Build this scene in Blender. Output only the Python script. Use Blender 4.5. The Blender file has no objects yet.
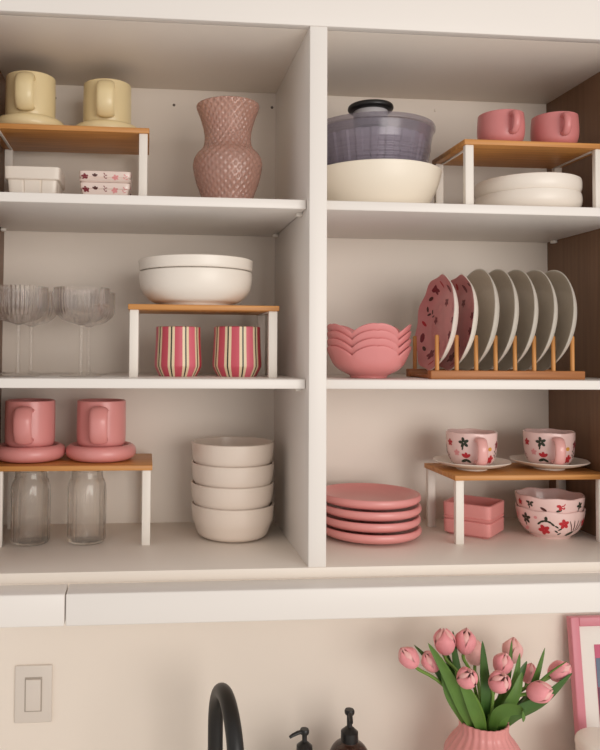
import bpy, bmesh, math, random
from mathutils import Vector, Matrix

random.seed(7)
scene = bpy.context.scene
C = scene.collection
PI = math.pi

# ------------------------------------------------------------------ camera
ZO = 1.46                                  # cabinet floor above the kitchen floor
F = 750.0
CAM = Vector((-0.28193, -1.22122, 0.35501))
YAW, PITCH, ROLL = 0.09278, 0.03433, 0.00758
CX, CY = -83.16352, -50.7963
fw = Vector((math.sin(YAW)*math.cos(PITCH), math.cos(YAW)*math.cos(PITCH), math.sin(PITCH)))
r0 = Vector((math.cos(YAW), -math.sin(YAW), 0)); u0 = r0.cross(fw)
rt = r0*math.cos(ROLL) + u0*math.sin(ROLL); up = u0*math.cos(ROLL) - r0*math.sin(ROLL)
cam_data = bpy.data.cameras.new('camera'); cam = bpy.data.objects.new('camera', cam_data); C.objects.link(cam)
cam_data.sensor_fit = 'AUTO'; cam_data.sensor_width = 36.0
cam_data.lens = 36.0*F/750.0
cam_data.shift_x = -CX/750.0; cam_data.shift_y = CY/750.0
cam_data.clip_start = 0.02
mw = Matrix((rt, up, -fw)).transposed().to_4x4(); mw.translation = CAM + Vector((0, 0, ZO)); cam.matrix_world = mw
scene.camera = cam

def W(px, py, Y):
    """point of the photo's pixel on the vertical plane at depth Y (cabinet coordinates, z=0 at cabinet floor)"""
    d = rt*((px-300-CX)/F) - up*((py-375-CY)/F) + fw
    return CAM + d*((Y-CAM.y)/d.y)
def span(pl, pr, py, Y):
    a = W(pl, py, Y); b = W(pr, py, Y)
    return (a.x+b.x)/2, (b.x-a.x)/2
def Z(px, py, Y): return W(px, py, Y).z

# ------------------------------------------------------------------ world, lights, exposure
def lin(c):
    return tuple(((v/255)/12.92 if v/255 <= .04045 else ((v/255+.055)/1.055)**2.4) for v in c)
world = bpy.data.worlds.new('world'); scene.world = world; world.use_nodes = True
bg = world.node_tree.nodes['Background']; bg.inputs['Color'].default_value = (*lin((255, 250, 246)), 1); bg.inputs['Strength'].default_value = 0.64
def area(name, loc, target, size, power, col):
    l = bpy.data.lights.new(name, 'AREA'); l.shape = 'RECTANGLE'; l.size, l.size_y = size; l.energy = power; l.color = lin(col)
    o = bpy.data.objects.new(name, l); C.objects.link(o)
    o.location = loc; o.rotation_euler = (Vector(target)-Vector(loc)).to_track_quat('-Z', 'Y').to_euler(); return o
area('window_light', (1.15, -2.9, ZO+0.36), (0.0, 0.2, ZO+0.35), (2.0, 1.5), 44, (255, 249, 242))
scene.view_settings.view_transform = 'Standard'; scene.view_settings.look = 'None'
scene.view_settings.gamma = 1; scene.view_settings.use_curve_mapping = False
scene.view_settings.exposure = 0.0
scene.cycles.transparent_max_bounces = 40

# ------------------------------------------------------------------ materials
def nodes_of(m): return m.node_tree.nodes, m.node_tree.links
def make_mat(name, col, rough=.4, spec=.5, vary=.04, scale=14, bump=0.0, coat=0.0, sss=0.0, trans=0.0):
    m = bpy.data.materials.new(name); m.use_nodes = True
    n, l = nodes_of(m); b = n['Principled BSDF']
    b.inputs['Roughness'].default_value = rough; b.inputs['Specular IOR Level'].default_value = spec
    b.inputs['Coat Weight'].default_value = coat; b.inputs['Coat Roughness'].default_value = .12
    b.inputs['Transmission Weight'].default_value = trans
    if sss: b.inputs['Subsurface Weight'].default_value = sss; b.inputs['Subsurface Radius'].default_value = (.01, .006, .004)
    tc = n.new('ShaderNodeTexCoord'); no = n.new('ShaderNodeTexNoise'); no.inputs['Scale'].default_value = scale; no.inputs['Detail'].default_value = 4
    rp = n.new('ShaderNodeMix'); rp.data_type = 'RGBA'
    c = lin(col); rp.inputs[6].default_value = (*[max(0, v*(1-vary)) for v in c], 1); rp.inputs[7].default_value = (*[min(1, v*(1+vary)) for v in c], 1)
    l.new(tc.outputs['Object'], no.inputs['Vector']); l.new(no.outputs['Fac'], rp.inputs[0]); l.new(rp.outputs[2], b.inputs['Base Color'])
    if bump:
        bp = n.new('ShaderNodeBump'); bp.inputs['Strength'].default_value = bump; bp.inputs['Distance'].default_value = .002
        n2 = n.new('ShaderNodeTexNoise'); n2.inputs['Scale'].default_value = scale*8; l.new(tc.outputs['Object'], n2.inputs['Vector'])
        l.new(n2.outputs['Fac'], bp.inputs['Height']); l.new(bp.outputs['Normal'], b.inputs['Normal'])
    return m
def make_wood(name, ca, cb, rough=.45, sx=(1.2, 40, 40)):
    m = bpy.data.materials.new(name); m.use_nodes = True
    n, l = nodes_of(m); b = n['Principled BSDF']; b.inputs['Roughness'].default_value = rough
    tc = n.new('ShaderNodeTexCoord'); mp = n.new('ShaderNodeMapping'); mp.inputs['Scale'].default_value = sx
    no = n.new('ShaderNodeTexNoise'); no.inputs['Scale'].default_value = 3; no.inputs['Detail'].default_value = 6; no.inputs['Distortion'].default_value = .4
    cr = n.new('ShaderNodeValToRGB'); cr.color_ramp.elements[0].position = .35; cr.color_ramp.elements[1].position = .68
    cr.color_ramp.elements[0].color = (*lin(ca), 1); cr.color_ramp.elements[1].color = (*lin(cb), 1)
    l.new(tc.outputs['Object'], mp.inputs['Vector']); l.new(mp.outputs['Vector'], no.inputs['Vector']); l.new(no.outputs['Fac'], cr.inputs[0]); l.new(cr.outputs[0], b.inputs['Base Color'])
    return m
def make_clear(name, tint=(250, 250, 248), rough=.03, ior=1.45, haze=0.0, hazecol=(230, 225, 220), boost=1.0):
    """thin clear glass: light passes straight through, edges and highlights reflect by Fresnel"""
    m = bpy.data.materials.new(name); m.use_nodes = True
    n, l = nodes_of(m); n.remove(n['Principled BSDF']); out = n['Material Output']
    tr = n.new('ShaderNodeBsdfTransparent'); tr.inputs[0].default_value = (*lin(tint), 1)
    gl = n.new('ShaderNodeBsdfGlossy'); gl.inputs['Roughness'].default_value = rough; gl.inputs[0].default_value = (1, 1, 1, 1)
    fr = n.new('ShaderNodeFresnel'); ge = n.new('ShaderNodeNewGeometry'); im = n.new('ShaderNodeMix')
    im.inputs[2].default_value = ior; im.inputs[3].default_value = 1/ior; l.new(ge.outputs['Backfacing'], im.inputs[0]); l.new(im.outputs[0], fr.inputs[0])
    mu = n.new('ShaderNodeMath'); mu.operation = 'MULTIPLY'; mu.inputs[1].default_value = boost; mu.use_clamp = True
    mx = n.new('ShaderNodeMixShader'); l.new(fr.outputs[0], mu.inputs[0]); l.new(mu.outputs[0], mx.inputs[0]); l.new(tr.outputs[0], mx.inputs[1]); l.new(gl.outputs[0], mx.inputs[2])
    last = mx
    if haze:
        df = n.new('ShaderNodeBsdfDiffuse'); df.inputs[0].default_value = (*lin(hazecol), 1)
        m2 = n.new('ShaderNodeMixShader'); m2.inputs[0].default_value = haze; l.new(mx.outputs[0], m2.inputs[1]); l.new(df.outputs[0], m2.inputs[2]); last = m2
    l.new(last.outputs[0], out.inputs['Surface'])
    return m

M = {}
M['paint'] = make_mat('white_paint', (234, 227, 220), .38, .4, .015, 6)
M['melamine'] = make_mat('interior_melamine', (236, 225, 213), .42, .4, .02, 5)
M['taupe'] = make_wood('brown_side_finish', (120, 88, 64), (134, 100, 74), .5, (30, 30, 1.2))
M['wall'] = make_mat('plaster_wall', (243, 232, 220), .8, .2, .02, 4, .08)
M['counter'] = make_mat('countertop_stone', (240, 234, 226), .3, .5, .04, 30)
M['bamboo'] = make_wood('bamboo', (190, 128, 66), (214, 152, 84), .45, (1.5, 45, 45))
M['bamboo_z'] = make_wood('bamboo_dowel', (190, 128, 66), (214, 152, 84), .45, (45, 45, 1.5))
M['metal_white'] = make_mat('white_powder_coat', (236, 228, 218), .4, .4, .01)
M['pink'] = make_mat('pink_glaze', (226, 150, 146), .35, .5, .04, 12, .02, .2)
M['pink_gloss'] = make_mat('pink_gloss_glaze', (220, 138, 136), .22, .5, .03, 12, .01, .5)
M['rose'] = make_mat('rose_glaze', (206, 126, 124), .38, .5, .04, 12, .02, .15)
M['cream'] = make_mat('butter_cream_glaze', (236, 216, 168), .35, .5, .03, 12, .02, .2)
M['cream_plastic'] = make_mat('cream_plastic', (243, 232, 214), .38, .45, .01, 10)
M['white_cer'] = make_mat('white_ceramic', (240, 230, 218), .38, .5, .015, 10, .01, .08)
M['oat_cer'] = make_mat('oat_ceramic', (228, 212, 198), .3, .5, .02, 18, .01, .3)
M['plate_grey'] = make_mat('stone_plate_glaze', (214, 206, 194), .3, .5, .05, 120)
M['plate_face'] = make_mat('grey_brown_stoneware_glaze', (212, 199, 181), .35, .5, .06, 120)
M['blush'] = make_mat('blush_glaze', (240, 206, 200), .25, .5, .03, 14, .01, .4)
M['blush_dk'] = make_mat('blush_handle_glaze', (232, 172, 166), .28, .5, .03, 14, .01, .3)
M['blush_pale'] = make_mat('pale_blush_glaze', (236, 216, 206), .3, .5, .03, 14, .01, .3)
M['plate_pink'] = make_mat('mottled_pink_glaze', (216, 140, 140), .3, .5, .16, 34)
M['red'] = make_mat('red_print', (190, 40, 50), .35, .5, .05)
M['darkred'] = make_mat('wine_print', (128, 30, 44), .35, .5, .05)
M['green_dk'] = make_mat('dark_green_print', (44, 50, 34), .35, .5, .05)
M['brown_dk'] = make_mat('brown_print', (86, 44, 40), .35, .5, .05)
M['yellow'] = make_mat('ochre_print', (222, 160, 70), .35, .5, .05)
M['pinkprint'] = make_mat('pale_pink_print', (226, 150, 150), .35, .5, .05)
M['stripe_rose'] = make_mat('stripe_rose', (204, 84, 100), .4, .5, .05)
M['stripe_pink'] = make_mat('stripe_pink', (222, 110, 126), .4, .5, .05)
M['stripe_red'] = make_mat('stripe_red', (196, 62, 80), .4, .5, .05)
M['stripe_cream'] = make_mat('stripe_cream', (236, 216, 180), .4, .5, .04)
M['stripe_dark'] = make_mat('stripe_dark', (58, 56, 44), .4, .5, .04)
M['black'] = make_mat('matte_black', (24, 22, 21), .42, .5, .05)
M['black_plastic'] = make_mat('black_plastic', (26, 25, 25), .35, .5, .05)
M['amber'] = make_mat('brown_amber_glass', (58, 34, 24), .15, .5, .05)
M['grey_plastic'] = make_mat('grey_plastic', (186, 182, 184), .35, .5, .03)
M['grey_basket'] = make_clear('frosted_basket_plastic', (240, 238, 240), .25, 1.4, .5, (222, 216, 218), 1.0)
M['rack'] = make_wood('rack_bamboo', (158, 98, 50), (182, 118, 66), .5, (1.5, 45, 45))
M['rack_z'] = make_wood('rack_bamboo_dowel', (158, 98, 50), (182, 118, 66), .5, (45, 45, 1.5))
M['switch'] = make_mat('switch_plastic', (226, 216, 206), .35, .4, .01)
M['switch_gap'] = make_mat('switch_gap', (176, 164, 152), .5, .4, .02)
M['screw_dark'] = make_mat('dark_screw', (112, 100, 88), .5, .4, .05)  # grey-brown of the screw caps themselves
M['frame_pink'] = make_mat('pink_frame_lacquer', (216, 136, 148), .4, .4, .03)
M['mat_board'] = make_mat('mat_board', (238, 232, 224), .85, .2, .01)
M['print_pink'] = make_mat('print_pink', (204, 104, 130), .6, .3, .06, 25)
M['print_blue'] = make_mat('print_blue_grey', (112, 124, 142), .6, .3, .08, 25)
M['print_plum'] = make_mat('print_plum', (112, 74, 92), .6, .3, .08, 25)
M['leaf'] = make_mat('tulip_leaf', (92, 128, 54), .45, .4, .2, 30)
M['leaf_dk'] = make_mat('tulip_leaf_dark', (66, 102, 44), .45, .4, .2, 30)
M['stem'] = make_mat('tulip_stem', (112, 146, 62), .45, .4, .12, 30)
M['petal'] = make_mat('tulip_petal', (240, 158, 164), .5, .35, .14, 40, 0, 0, .0)
M['petal_lt'] = make_mat('tulip_petal_light', (246, 188, 184), .5, .35, .12, 40)
M['rose_glass'] = make_mat('rose_glass', (222, 176, 158), .12, .5, .03, 14, 0, .3, 0, .6)
M['clear'] = make_clear('clear_glass', (252, 251, 250), .06, 1.35, .03, (235, 228, 220), 1.0)
def make_refract(name, col, rough=.0, ior=1.45):
    m = bpy.data.materials.new(name); m.use_nodes = True
    b = m.node_tree.nodes['Principled BSDF']; b.inputs['Base Color'].default_value = (*lin(col), 1); b.inputs['Roughness'].default_value = rough
    b.inputs['Transmission Weight'].default_value = 1; b.inputs['IOR'].default_value = ior
    n, l = nodes_of(m); out = n['Material Output']; tr = n.new('ShaderNodeBsdfTransparent'); mx = n.new('ShaderNodeMixShader'); mx.inputs[0].default_value = .68
    l.new(tr.outputs[0], mx.inputs[1]); l.new(b.outputs[0], mx.inputs[2]); l.new(mx.outputs[0], out.inputs['Surface'])
    return m
M['ribbed'] = make_refract('ribbed_refracting_glass', (255, 252, 250), .04)
M['can'] = make_refract('can_refracting_glass', (255, 253, 250), .02)
M['ribbed_thin'] = make_clear('ribbed_clear_glass', (252, 250, 248), .12, 1.3, .07, (240, 230, 222), .8)
M['smoke'] = make_clear('smoky_grey_plastic', (236, 233, 238), .22, 1.45, .14, (165, 160, 170), 1.1)

# ------------------------------------------------------------------ mesh helpers
def link(name, me, parent=None, loc=None, rz=0.0):
    o = bpy.data.objects.new(name, me); C.objects.link(o)
    if loc is not None: o.location = loc
    o.rotation_euler[2] = rz
    if parent is not None: o.parent = parent
    return o
def mesh(name, verts, faces, mats, parent=None, loc=None, rz=0.0, smooth=True, angle=38, fm=None):
    me = bpy.data.meshes.new(name); me.from_pydata([tuple(v) for v in verts], [], faces)
    for m in (mats if isinstance(mats, (list, tuple)) else [mats]): me.materials.append(M[m])
    if fm: me.polygons.foreach_set('material_index', fm)
    me.update()
    if smooth: me.shade_smooth(); me.set_sharp_from_angle(angle=math.radians(angle))
    return link(name, me, parent, loc, rz)
def tag(o, label, cat, group=None):
    o['label'] = label; o['category'] = cat
    if group: o['group'] = group
    return o
def thing(name, label, cat, loc, rz=0.0, group=None):
    o = bpy.data.objects.new(name, None); C.objects.link(o); o.empty_display_size = .03
    o.location = loc; o.rotation_euler[2] = rz
    return tag(o, label, cat, group)
def struct(o): o['kind'] = 'structure'; return o
def dup(o, loc, rz=None, label=None, parent=None):
    c = o.copy(); C.objects.link(c)
    if parent is None:
        c.location = loc
        if rz is not None: c.rotation_euler[2] = rz
    else: c.parent = parent
    if label: c['label'] = label
    for ch in [x for x in C.objects if x.parent == o]: dup(ch, None, parent=c)
    return c
def loc(x, y, z): return (x, y, z+ZO)

def box(name, x0, x1, y0, y1, z0, z1, mat, parent=None, at=None, bev=.0015, rz=0.0):
    """box in local coordinates of `at` (bevelled edges)"""
    bm = bmesh.new(); bmesh.ops.create_cube(bm, size=1)
    bmesh.ops.scale(bm, vec=(x1-x0, y1-y0, z1-z0), verts=bm.verts); bmesh.ops.translate(bm, vec=((x0+x1)/2, (y0+y1)/2, (z0+z1)/2), verts=bm.verts)
    if bev: bmesh.ops.bevel(bm, geom=bm.edges[:], offset=bev, segments=2, profile=.5, affect='EDGES')
    me = bpy.data.meshes.new(name); bm.to_mesh(me); bm.free(); me.materials.append(M[mat])
    me.shade_smooth(); me.set_sharp_from_angle(angle=math.radians(50))
    return link(name, me, parent, at, rz)

def spl(pts, k=5):
    """Catmull-Rom through points"""
    out = []
    P = [Vector(p) for p in pts]
    for i in range(len(P)-1):
        a = P[max(0, i-1)]; b = P[i]; c = P[i+1]; d = P[min(len(P)-1, i+2)]
        for j in range(k):
            t = j/k
            out.append(.5*((2*b)+(c-a)*t+(2*a-5*b+4*c-d)*t*t+(3*b-a-3*c+d)*t**3))
    out.append(P[-1]); return out
def prof(pts, k=4): return [(max(0.0, v.x), v.y) for v in spl([(*p, 0) for p in pts], k)]

class Lathe:
    """surface of revolution around z; phi=0 faces -Y (the room), phi grows towards +X"""
    def __init__(self, profile, n=56, deform=None):
        self.p = profile; self.n = n; self.f = deform or (lambda ph, r, z, i: (r, z))
    def pt(self, ph, r, z, i):
        r, z = self.f(ph, r, z, i); return (r*math.sin(ph), -r*math.cos(ph), z)
    def data(self):
        v = []; rows = []
        for i, (r, z) in enumerate(self.p):
            if r < 1e-6: rows.append([len(v)]); v.append((0, 0, z))
            else:
                rows.append(list(range(len(v), len(v)+self.n)))
                v += [self.pt(2*PI*j/self.n, r, z, i) for j in range(self.n)]
        f = []; seg = []
        for a, b in zip(rows, rows[1:]):
            for j in range(self.n):
                k = (j+1) % self.n
                if len(a) == 1 and len(b) == 1: continue
                if len(a) == 1: f.append((a[0], b[k], b[j]))
                elif len(b) == 1: f.append((a[j], a[k], b[0]))
                else: f.append((a[j], a[k], b[k], b[j]))
                seg.append(j)
        return v, f, seg
    def build(self, name, mat, parent=None, at=None, rz=0.0, angle=42):
        v, f, _ = self.data(); return mesh(name, v, f, mat, parent, at, rz, True, angle)
    def outer(self, ph, z, off=.0005):
        """point on the outer wall at height z (first part of profile, rising)"""
        z = max(.0005, min(z, max(q[1] for q in self.p)-.0015))
        for i, ((ra, za), (rb, zb)) in enumerate(zip(self.p, self.p[1:])):
            if za <= z <= zb and zb > za:
                t = (z-za)/(zb-za); r = ra+(rb-ra)*t
                r2, _ = self.f(ph, r, z, i); r2 += off
                return (r2*math.sin(ph), -r2*math.cos(ph), z), r2
        r2 = self.p[0][0]; return (r2*math.sin(ph), -r2*math.cos(ph), z), max(r2, .01)

def shell(outer, th=.004, floor=.006):
    """close an outer profile (from foot up to rim) with an inner wall"""
    inner = [(max(0, r-th), max(z, floor)) for r, z in outer if r > .012]
    rim_r, rim_z = outer[-1]
    inner = [p for p in inner if p[1] < rim_z-.0015][::-1]
    pr = [(0, outer[0][1])] + list(outer) + [(rim_r-th*.5, rim_z+th*.28), (rim_r-th, rim_z-.0004)] + inner
    out = [pr[0]]
    for q in pr[1:]:
        if abs(q[0]-out[-1][0])+abs(q[1]-out[-1][1]) > 1e-5: out.append(q)
    return out + [(0, out[-1][1])]

def sweep(name, path, ra, rb, mat, parent=None, side=(1, 0, 0), n=14, at=None, caps=True, taper=None):
    """tube along path; ra = half width along `side`, rb = half thickness"""
    P = [Vector(p) for p in path]; s = Vector(side).normalized(); v = []; f = []
    for i, p in enumerate(P):
        t = (P[min(i+1, len(P)-1)]-P[max(0, i-1)]).normalized()
        a = (s - t*s.dot(t))
        a = a.normalized() if a.length > 1e-4 else Vector((0, 1, 0))
        b = t.cross(a).normalized(); k = taper[i] if taper else 1
        for j in range(n):
            w = 2*PI*j/n; v.append(p + a*(ra*k*math.cos(w)) + b*(rb*k*math.sin(w)))
    for i in range(len(P)-1):
        for j in range(n):
            k = (j+1) % n; f.append((i*n+j, i*n+k, (i+1)*n+k, (i+1)*n+j))
    if caps: f.append(tuple(range(n))[::-1]); f.append(tuple((len(P)-1)*n+j for j in range(n)))
    return mesh(name, v, f, mat, parent, at, 0, True, 50)

def loop_handle(parent, phi, r_top, z_top, r_bot, z_bot, ext, half_w, half_t, mat, name='handle', k=6):
    d = Vector((math.sin(phi), -math.cos(phi), 0)); s = Vector((math.cos(phi), math.sin(phi), 0))
    h = z_top-z_bot; rm = max(r_top, r_bot)
    pts = [(r_top-.003, z_top), (rm+ext*.55, z_top+.002), (rm+ext*.96, z_top-h*.22), (rm+ext, z_top-h*.5), (rm+ext*.88, z_top-h*.78), (rm+ext*.45, z_bot-.001), (r_bot-.003, z_bot+.001)]
    path = [d*p.x + Vector((0, 0, p.y)) for p in spl([(*q, 0) for q in pts], k)]
    return sweep(name, path, half_w, half_t, mat, parent, s, 16)

def facing(x, Y): return math.atan2(CAM.x-x, Y-CAM.y)      # turn that points a thing's front at the viewer

# painted motifs laid on a lathe wall ------------------------------------------------
def ell(cx, cy, a, b, rot, n=9): 
    c, s = math.cos(rot), math.sin(rot)
    return [(cx+a*math.cos(t)*c-b*math.sin(t)*s, cy+a*math.cos(t)*s+b*math.sin(t)*c) for t in [2*PI*i/n for i in range(n)]]
def motif(kind, sz, rot=0):
    o = []
    if kind == 'flower':
        for k in range(5): t = rot+2*PI*k/5+PI/2; o.append((ell(.5*sz*math.cos(t), .5*sz*math.sin(t), .5*sz, .34*sz, t), 0))
    elif kind == 'star':
        for k in range(5): t = rot+2*PI*k/5+PI/2; o.append((ell(.55*sz*math.cos(t), .55*sz*math.sin(t),   .5*sz, .30*sz, t), 0))
        o.append((ell(-.25*sz, -1.1*sz, .38*sz, .16*sz, 1.3), 0))
    elif kind == 'tulip':
        for t in (.7, PI/2, PI-.7): o.append((ell(.45*sz*math.cos(t), .45*sz*math.sin(t), .55*sz, .3*sz, t), 0))
    elif kind == 'sprig':
        for k in range(4):
            o.append((ell(.28*sz*(-1)**k, (-.7+.45*k)*sz, .38*sz, .15*sz, (.6 if k % 2 == 0 else PI-.6)+rot), 0))
    elif kind == 'branch':
        for k in range(5): o.append((ell((k-2)*.42*sz, .3*sz-.16*sz*(k-2)**2*.6, .34*sz, .14*sz, -.35*(k-2)), 0))
        o.append((ell(.05*sz, .62*sz, .2*sz, .3*sz, 0), 0))
    elif kind == 'grass':
        for k in range(4): o.append((ell((k-1.5)*.4*sz, 0, .8*sz, .06*sz, PI/2-.25*(k-1.5)), 0))
    elif kind == 'leaf': o.append((ell(0, 0, .7*sz, .28*sz, rot), 0))
    else: o.append((ell(0, 0, .6*sz, .5*sz, rot), 0))
    return [p for p, _ in o]
PNAME = {'flower': 'painted_flower', 'tulip': 'painted_flower', 'star': 'painted_leaves', 'sprig': 'painted_sprig', 'branch': 'painted_branch', 'grass': 'painted_grass', 'leaf': 'painted_leaf', 'blob': 'painted_dot'}
def decals(name, surf, items, parent, joined=False):
    mats = []; v = []; f = []; fm = []
    for q, (kind, ph, z, sz, mat, *rest) in enumerate(items):
        if not joined: mats, v, f, fm = [], [], [], []
        if mat not in mats: mats.append(mat)
        sz *= 1.18; _, rl = surf(ph, z)
        for w, poly in enumerate(motif(kind, sz, rest[0] if rest else 0)):
            b = len(v); off = .0004+.00012*((q+w) % 3)
            cu = sum(p[0] for p in poly)/len(poly); cv = sum(p[1] for p in poly)/len(poly)
            v.append(surf(ph+cu/rl, z+cv, off)[0]); v += [surf(ph+a/rl, z+c, off)[0] for a, c in poly]
            for j in range(len(poly)): f.append((b, b+1+j, b+1+(j+1) % len(poly))); fm.append(mats.index(mat))
        if not joined: mesh(PNAME[kind], v, f, mats, parent, None, 0, True, 60, fm)
    if joined: mesh(name, v, f, mats, parent, None, 0, True, 60, fm)['kind'] = 'stuff'

# ------------------------------------------------------------------ setting
DEP = 0.336
XL, XR, XD = -0.5740, 0.5862, 0.015
Z2, Z3, TH = 0.610, 0.3067, 0.0158
ZT, ZB = 0.900, 0.0
REC = 0.02
CT = -0.56                                  # countertop height below the cabinet floor

struct(box('wall_back', -1.6, 1.6, DEP+.008, DEP+.12, CT-.05, ZT+.35, 'wall', at=loc(0, 0, 0), bev=0))
struct(box('countertop', -1.6, 1.6, -.30, DEP+.008, CT-.04, CT, 'counter', at=loc(0, 0, 0), bev=.003))

cab = thing('wall_cabinet', 'open two-bay white wall cabinet with three levels of crockery', 'cabinet', loc(0, 0, 0))
box('back_panel', XL-.016, XR+.016, DEP, DEP+.007, ZB-.0166, ZT+.016, 'melamine', cab, bev=0)
box('side_panel', XL-.018, XL, .0, DEP, ZB, ZT, 'taupe', cab, bev=.0008)
box('side_panel', XR, XR+.018, .0, DEP, ZB, ZT, 'taupe', cab, bev=.0008)
box('divider', -XD, XD, .0, DEP, ZB, ZT, 'paint', cab, bev=.0012)
box('top_panel', XL-.018, XR+.018, .017, DEP, ZT, ZT+.016, 'melamine', cab, bev=.0008)
box('bottom_panel', XL-.018, XR+.018, .0, DEP, ZB-.0166, ZB, 'melamine', cab, bev=.0008)
box('top_rail', XL-.3, XR+.3, -.001, .017, ZT, ZT+.12, 'paint', cab, bev=.0012)
sh = {}
for zt in (Z2, Z3):
    for x0, x1 in ((XL+.001, -XD-.0015), (XD+.0005, XR-.001)):
        box('shelf', x0, x1, REC, DEP-.001, zt-TH, zt, 'paint', cab, bev=.0012)
for zt in (Z2, Z3):
    for x, s in ((-XD, -1), (XD, 1), (XL, 1), (XR, -1)):
        for y in (.06, .30):
            a, b = sorted((x, x+s*.011))
            box('shelf_pin', a, b, y-.006, y+.006, zt-TH-.006, zt-TH, 'metal_white', cab, bev=.0015)
cap = Lathe([(0, .002), (.002, .0015), (.003, 0), (.003, -.001), (0, -.001)], 14)
for px, py, mt in ((174, 105, 'screw_dark'), (272, 107.5, 'screw_dark'), (55, 98, 'screw_dark'), (435, 110.5, 'melamine')):
    p = W(px, py, DEP); v, f, _ = cap.data()
    v = [(a+p.x, DEP-c, b+p.z) for a, b, c in v]
    mesh('screw_cap', v, f, mt, cab)
# pelmet boards below the cabinet front
YV = -.052
zv0 = Z(300, 620.5, YV); zv1 = -.0176
xs = W(65, 605, YV).x
xs2 = W(600, 605, YV).x+.35
def trim(name, x0, x1): struct(box(name, x0, x1, YV, -.0005, zv0, zv1, 'paint', at=loc(0, 0, 0), bev=.0025))
trim('trim_1', XL-.35, xs-.0008); trim('trim_2', xs+.0008, xs2)

# light switch
a = W(15.5, 665, DEP+.008); b = W(52, 721, DEP+.008)
sw = thing('light_switch', 'rocker light switch with off-white plate on wall beneath cabinet', 'light switch', loc((a.x+b.x)/2, DEP+.008, (a.z+b.z)/2))
w, h = (b.x-a.x)/2, (a.z-b.z)/2
box('plate', -w, w, -.006, 0, -h, h, 'switch', sw, bev=.0025)
box('rocker_frame', -w*.46, w*.46, -.0072, -.005, -h*.60, h*.60, 'switch_gap', sw, bev=.0006)
rk = box('rocker', -w*.40, w*.40, -.0105, -.006, -h*.55, h*.55, 'switch', sw, bev=.0012); rk.rotation_euler[0] = .04

# ------------------------------------------------------------------ risers
def riser(x0, x1, y0, y1, zs, h, label):
    t = thing('shelf_riser', label, 'shelf riser', loc((x0+x1)/2, y0, zs), 0, 'bamboo-topped shelf risers')
    w = (x1-x0)/2; d = y1-y0; lt = .0155; wd = .0095; ins = .003
    box('top_board', -w, w, 0, d, h-wd, h, 'bamboo', t, bev=.0012)
    for s in (-1, 1):
        xa, xb = sorted((s*(w-ins), s*(w-ins-lt)))
        ba, bb = sorted((s*(w-ins-lt), s*(w-ins-lt+.005)))
        box('top_bar', ba, bb, .016, d-.016, h-wd-.0025, h-wd, 'metal_white', t, bev=.0004)
        box('leg', xa, xb, .003, .014, 0, h-wd, 'metal_white', t, bev=.001)
        box('leg', xa, xb, d-.014, d-.003, 0, h-wd, 'metal_white', t, bev=.001)
    return t
HA, HB, DR = .127, .145, .155
def solve_y(px, py, z):          # depth where the pixel's ray meets height z
    d = rt*((px-300-CX)/F) - up*((py-375-CY)/F) + fw
    return CAM.y + d.y*(z-CAM.z)/d.z
yUL = solve_y(149, 128, Z2+HB); yUR = solve_y(465, 138.8, Z2+HA); yML = .085; yBL = .153; yBR = .122
print('riser front depth', round(yUL, 3), round(yUR, 3))
xUL = W(149.5, 128, yUL).x; xUR = W(464.5, 141, yUR).x
xBL = W(152.5, 466, yBL).x; xBR = W(455, 474, yBR).x
riser(xUL-.285, xUL, yUL, yUL+DR, Z2, HB, 'bamboo riser holding cream cups on the top left shelf')
riser(xUR, W(606, 150, yUR).x, yUR, yUR+DR, Z2, HA, 'bamboo riser holding two pink cups over the white pasta bowls')
mlx0 = W(128, 304, yML).x; mlx1 = W(279.5, 306, yML).x
riser(mlx0, mlx1, yML, yML+DR, Z3, HA, 'bamboo riser over two striped tumblers with white bowls on top')
riser(xBL-.285, xBL, yBL, yBL+DR, ZB, HB, 'bamboo riser with pink cups on top and glass jars beneath')
riser(xBR, min(W(612, 475, yBR).x, XR-.001), yBR, yBR+DR, ZB, HA, 'bamboo riser carrying floral cups above pink square dishes')

# ------------------------------------------------------------------ chunky mug and saucer sets
CUPR, CUPH = .0465, .088
cup_p = shell(prof([(.030, 0), (.040, .002), (.0452, .010), (CUPR, .024), (CUPR, .05), (CUPR-.0005, CUPH)], 4), .0045, .007)
sau_p = [(0, .0)] + prof([(.044, 0), (.058, .002), (.0670, .008), (.0698, .016), (.0675, .0245), (.061, .0295), (.0555, .029), (.0515, .025), (.048, .0235)], 4) + [(0, .023)]
sau_p = [(r*.955, z) for r, z in sau_p]
def mug_and_saucer(px, zshelf, Yc, mat, lc, ls, gc, gs, hphi=.0, rscale=1.0):
    x = max(W(px, 420 if zshelf < .4 else 95, Yc).x, XL+.0672)
    s = Lathe(sau_p, 64).build('saucer', mat, None, loc(x, Yc, zshelf)); tag(s, ls, 'saucer', gs)
    c = thing('mug', lc, 'mug', loc(x, Yc, zshelf+.0236), 0, gc)
    Lathe(cup_p, 64).build('cup_body', mat, c)
    loop_handle(c, hphi, CUPR-.001, CUPH-.0155, CUPR-.002, .0185, .026, .0165, .0062, mat)
Yp = yBL+.079
mug_and_saucer(30.3, HB, Yp, 'pink', 'matte pink mug on riser above glass jars, with cabinet wall beside it', 'thick pink saucer on riser by the brown cabinet side', 'pink mugs on the riser', 'pink saucers on the riser', -.05)
mug_and_saucer(101.5, HB, Yp, 'pink', 'matte pink mug on riser above glass jars, at the open riser end', 'thick pink saucer at the open riser end above glass jars', 'pink mugs on the riser', 'pink saucers on the riser', -.02)
Yc = yUL+.079
mug_and_saucer(27.8, Z2+HB, Yc+.010, 'cream', 'butter-cream mug above the white berry basket dish', 'cream saucer above the white berry basket dish', 'cream mugs on the top riser', 'cream saucers on the top riser', -.02)
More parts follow.
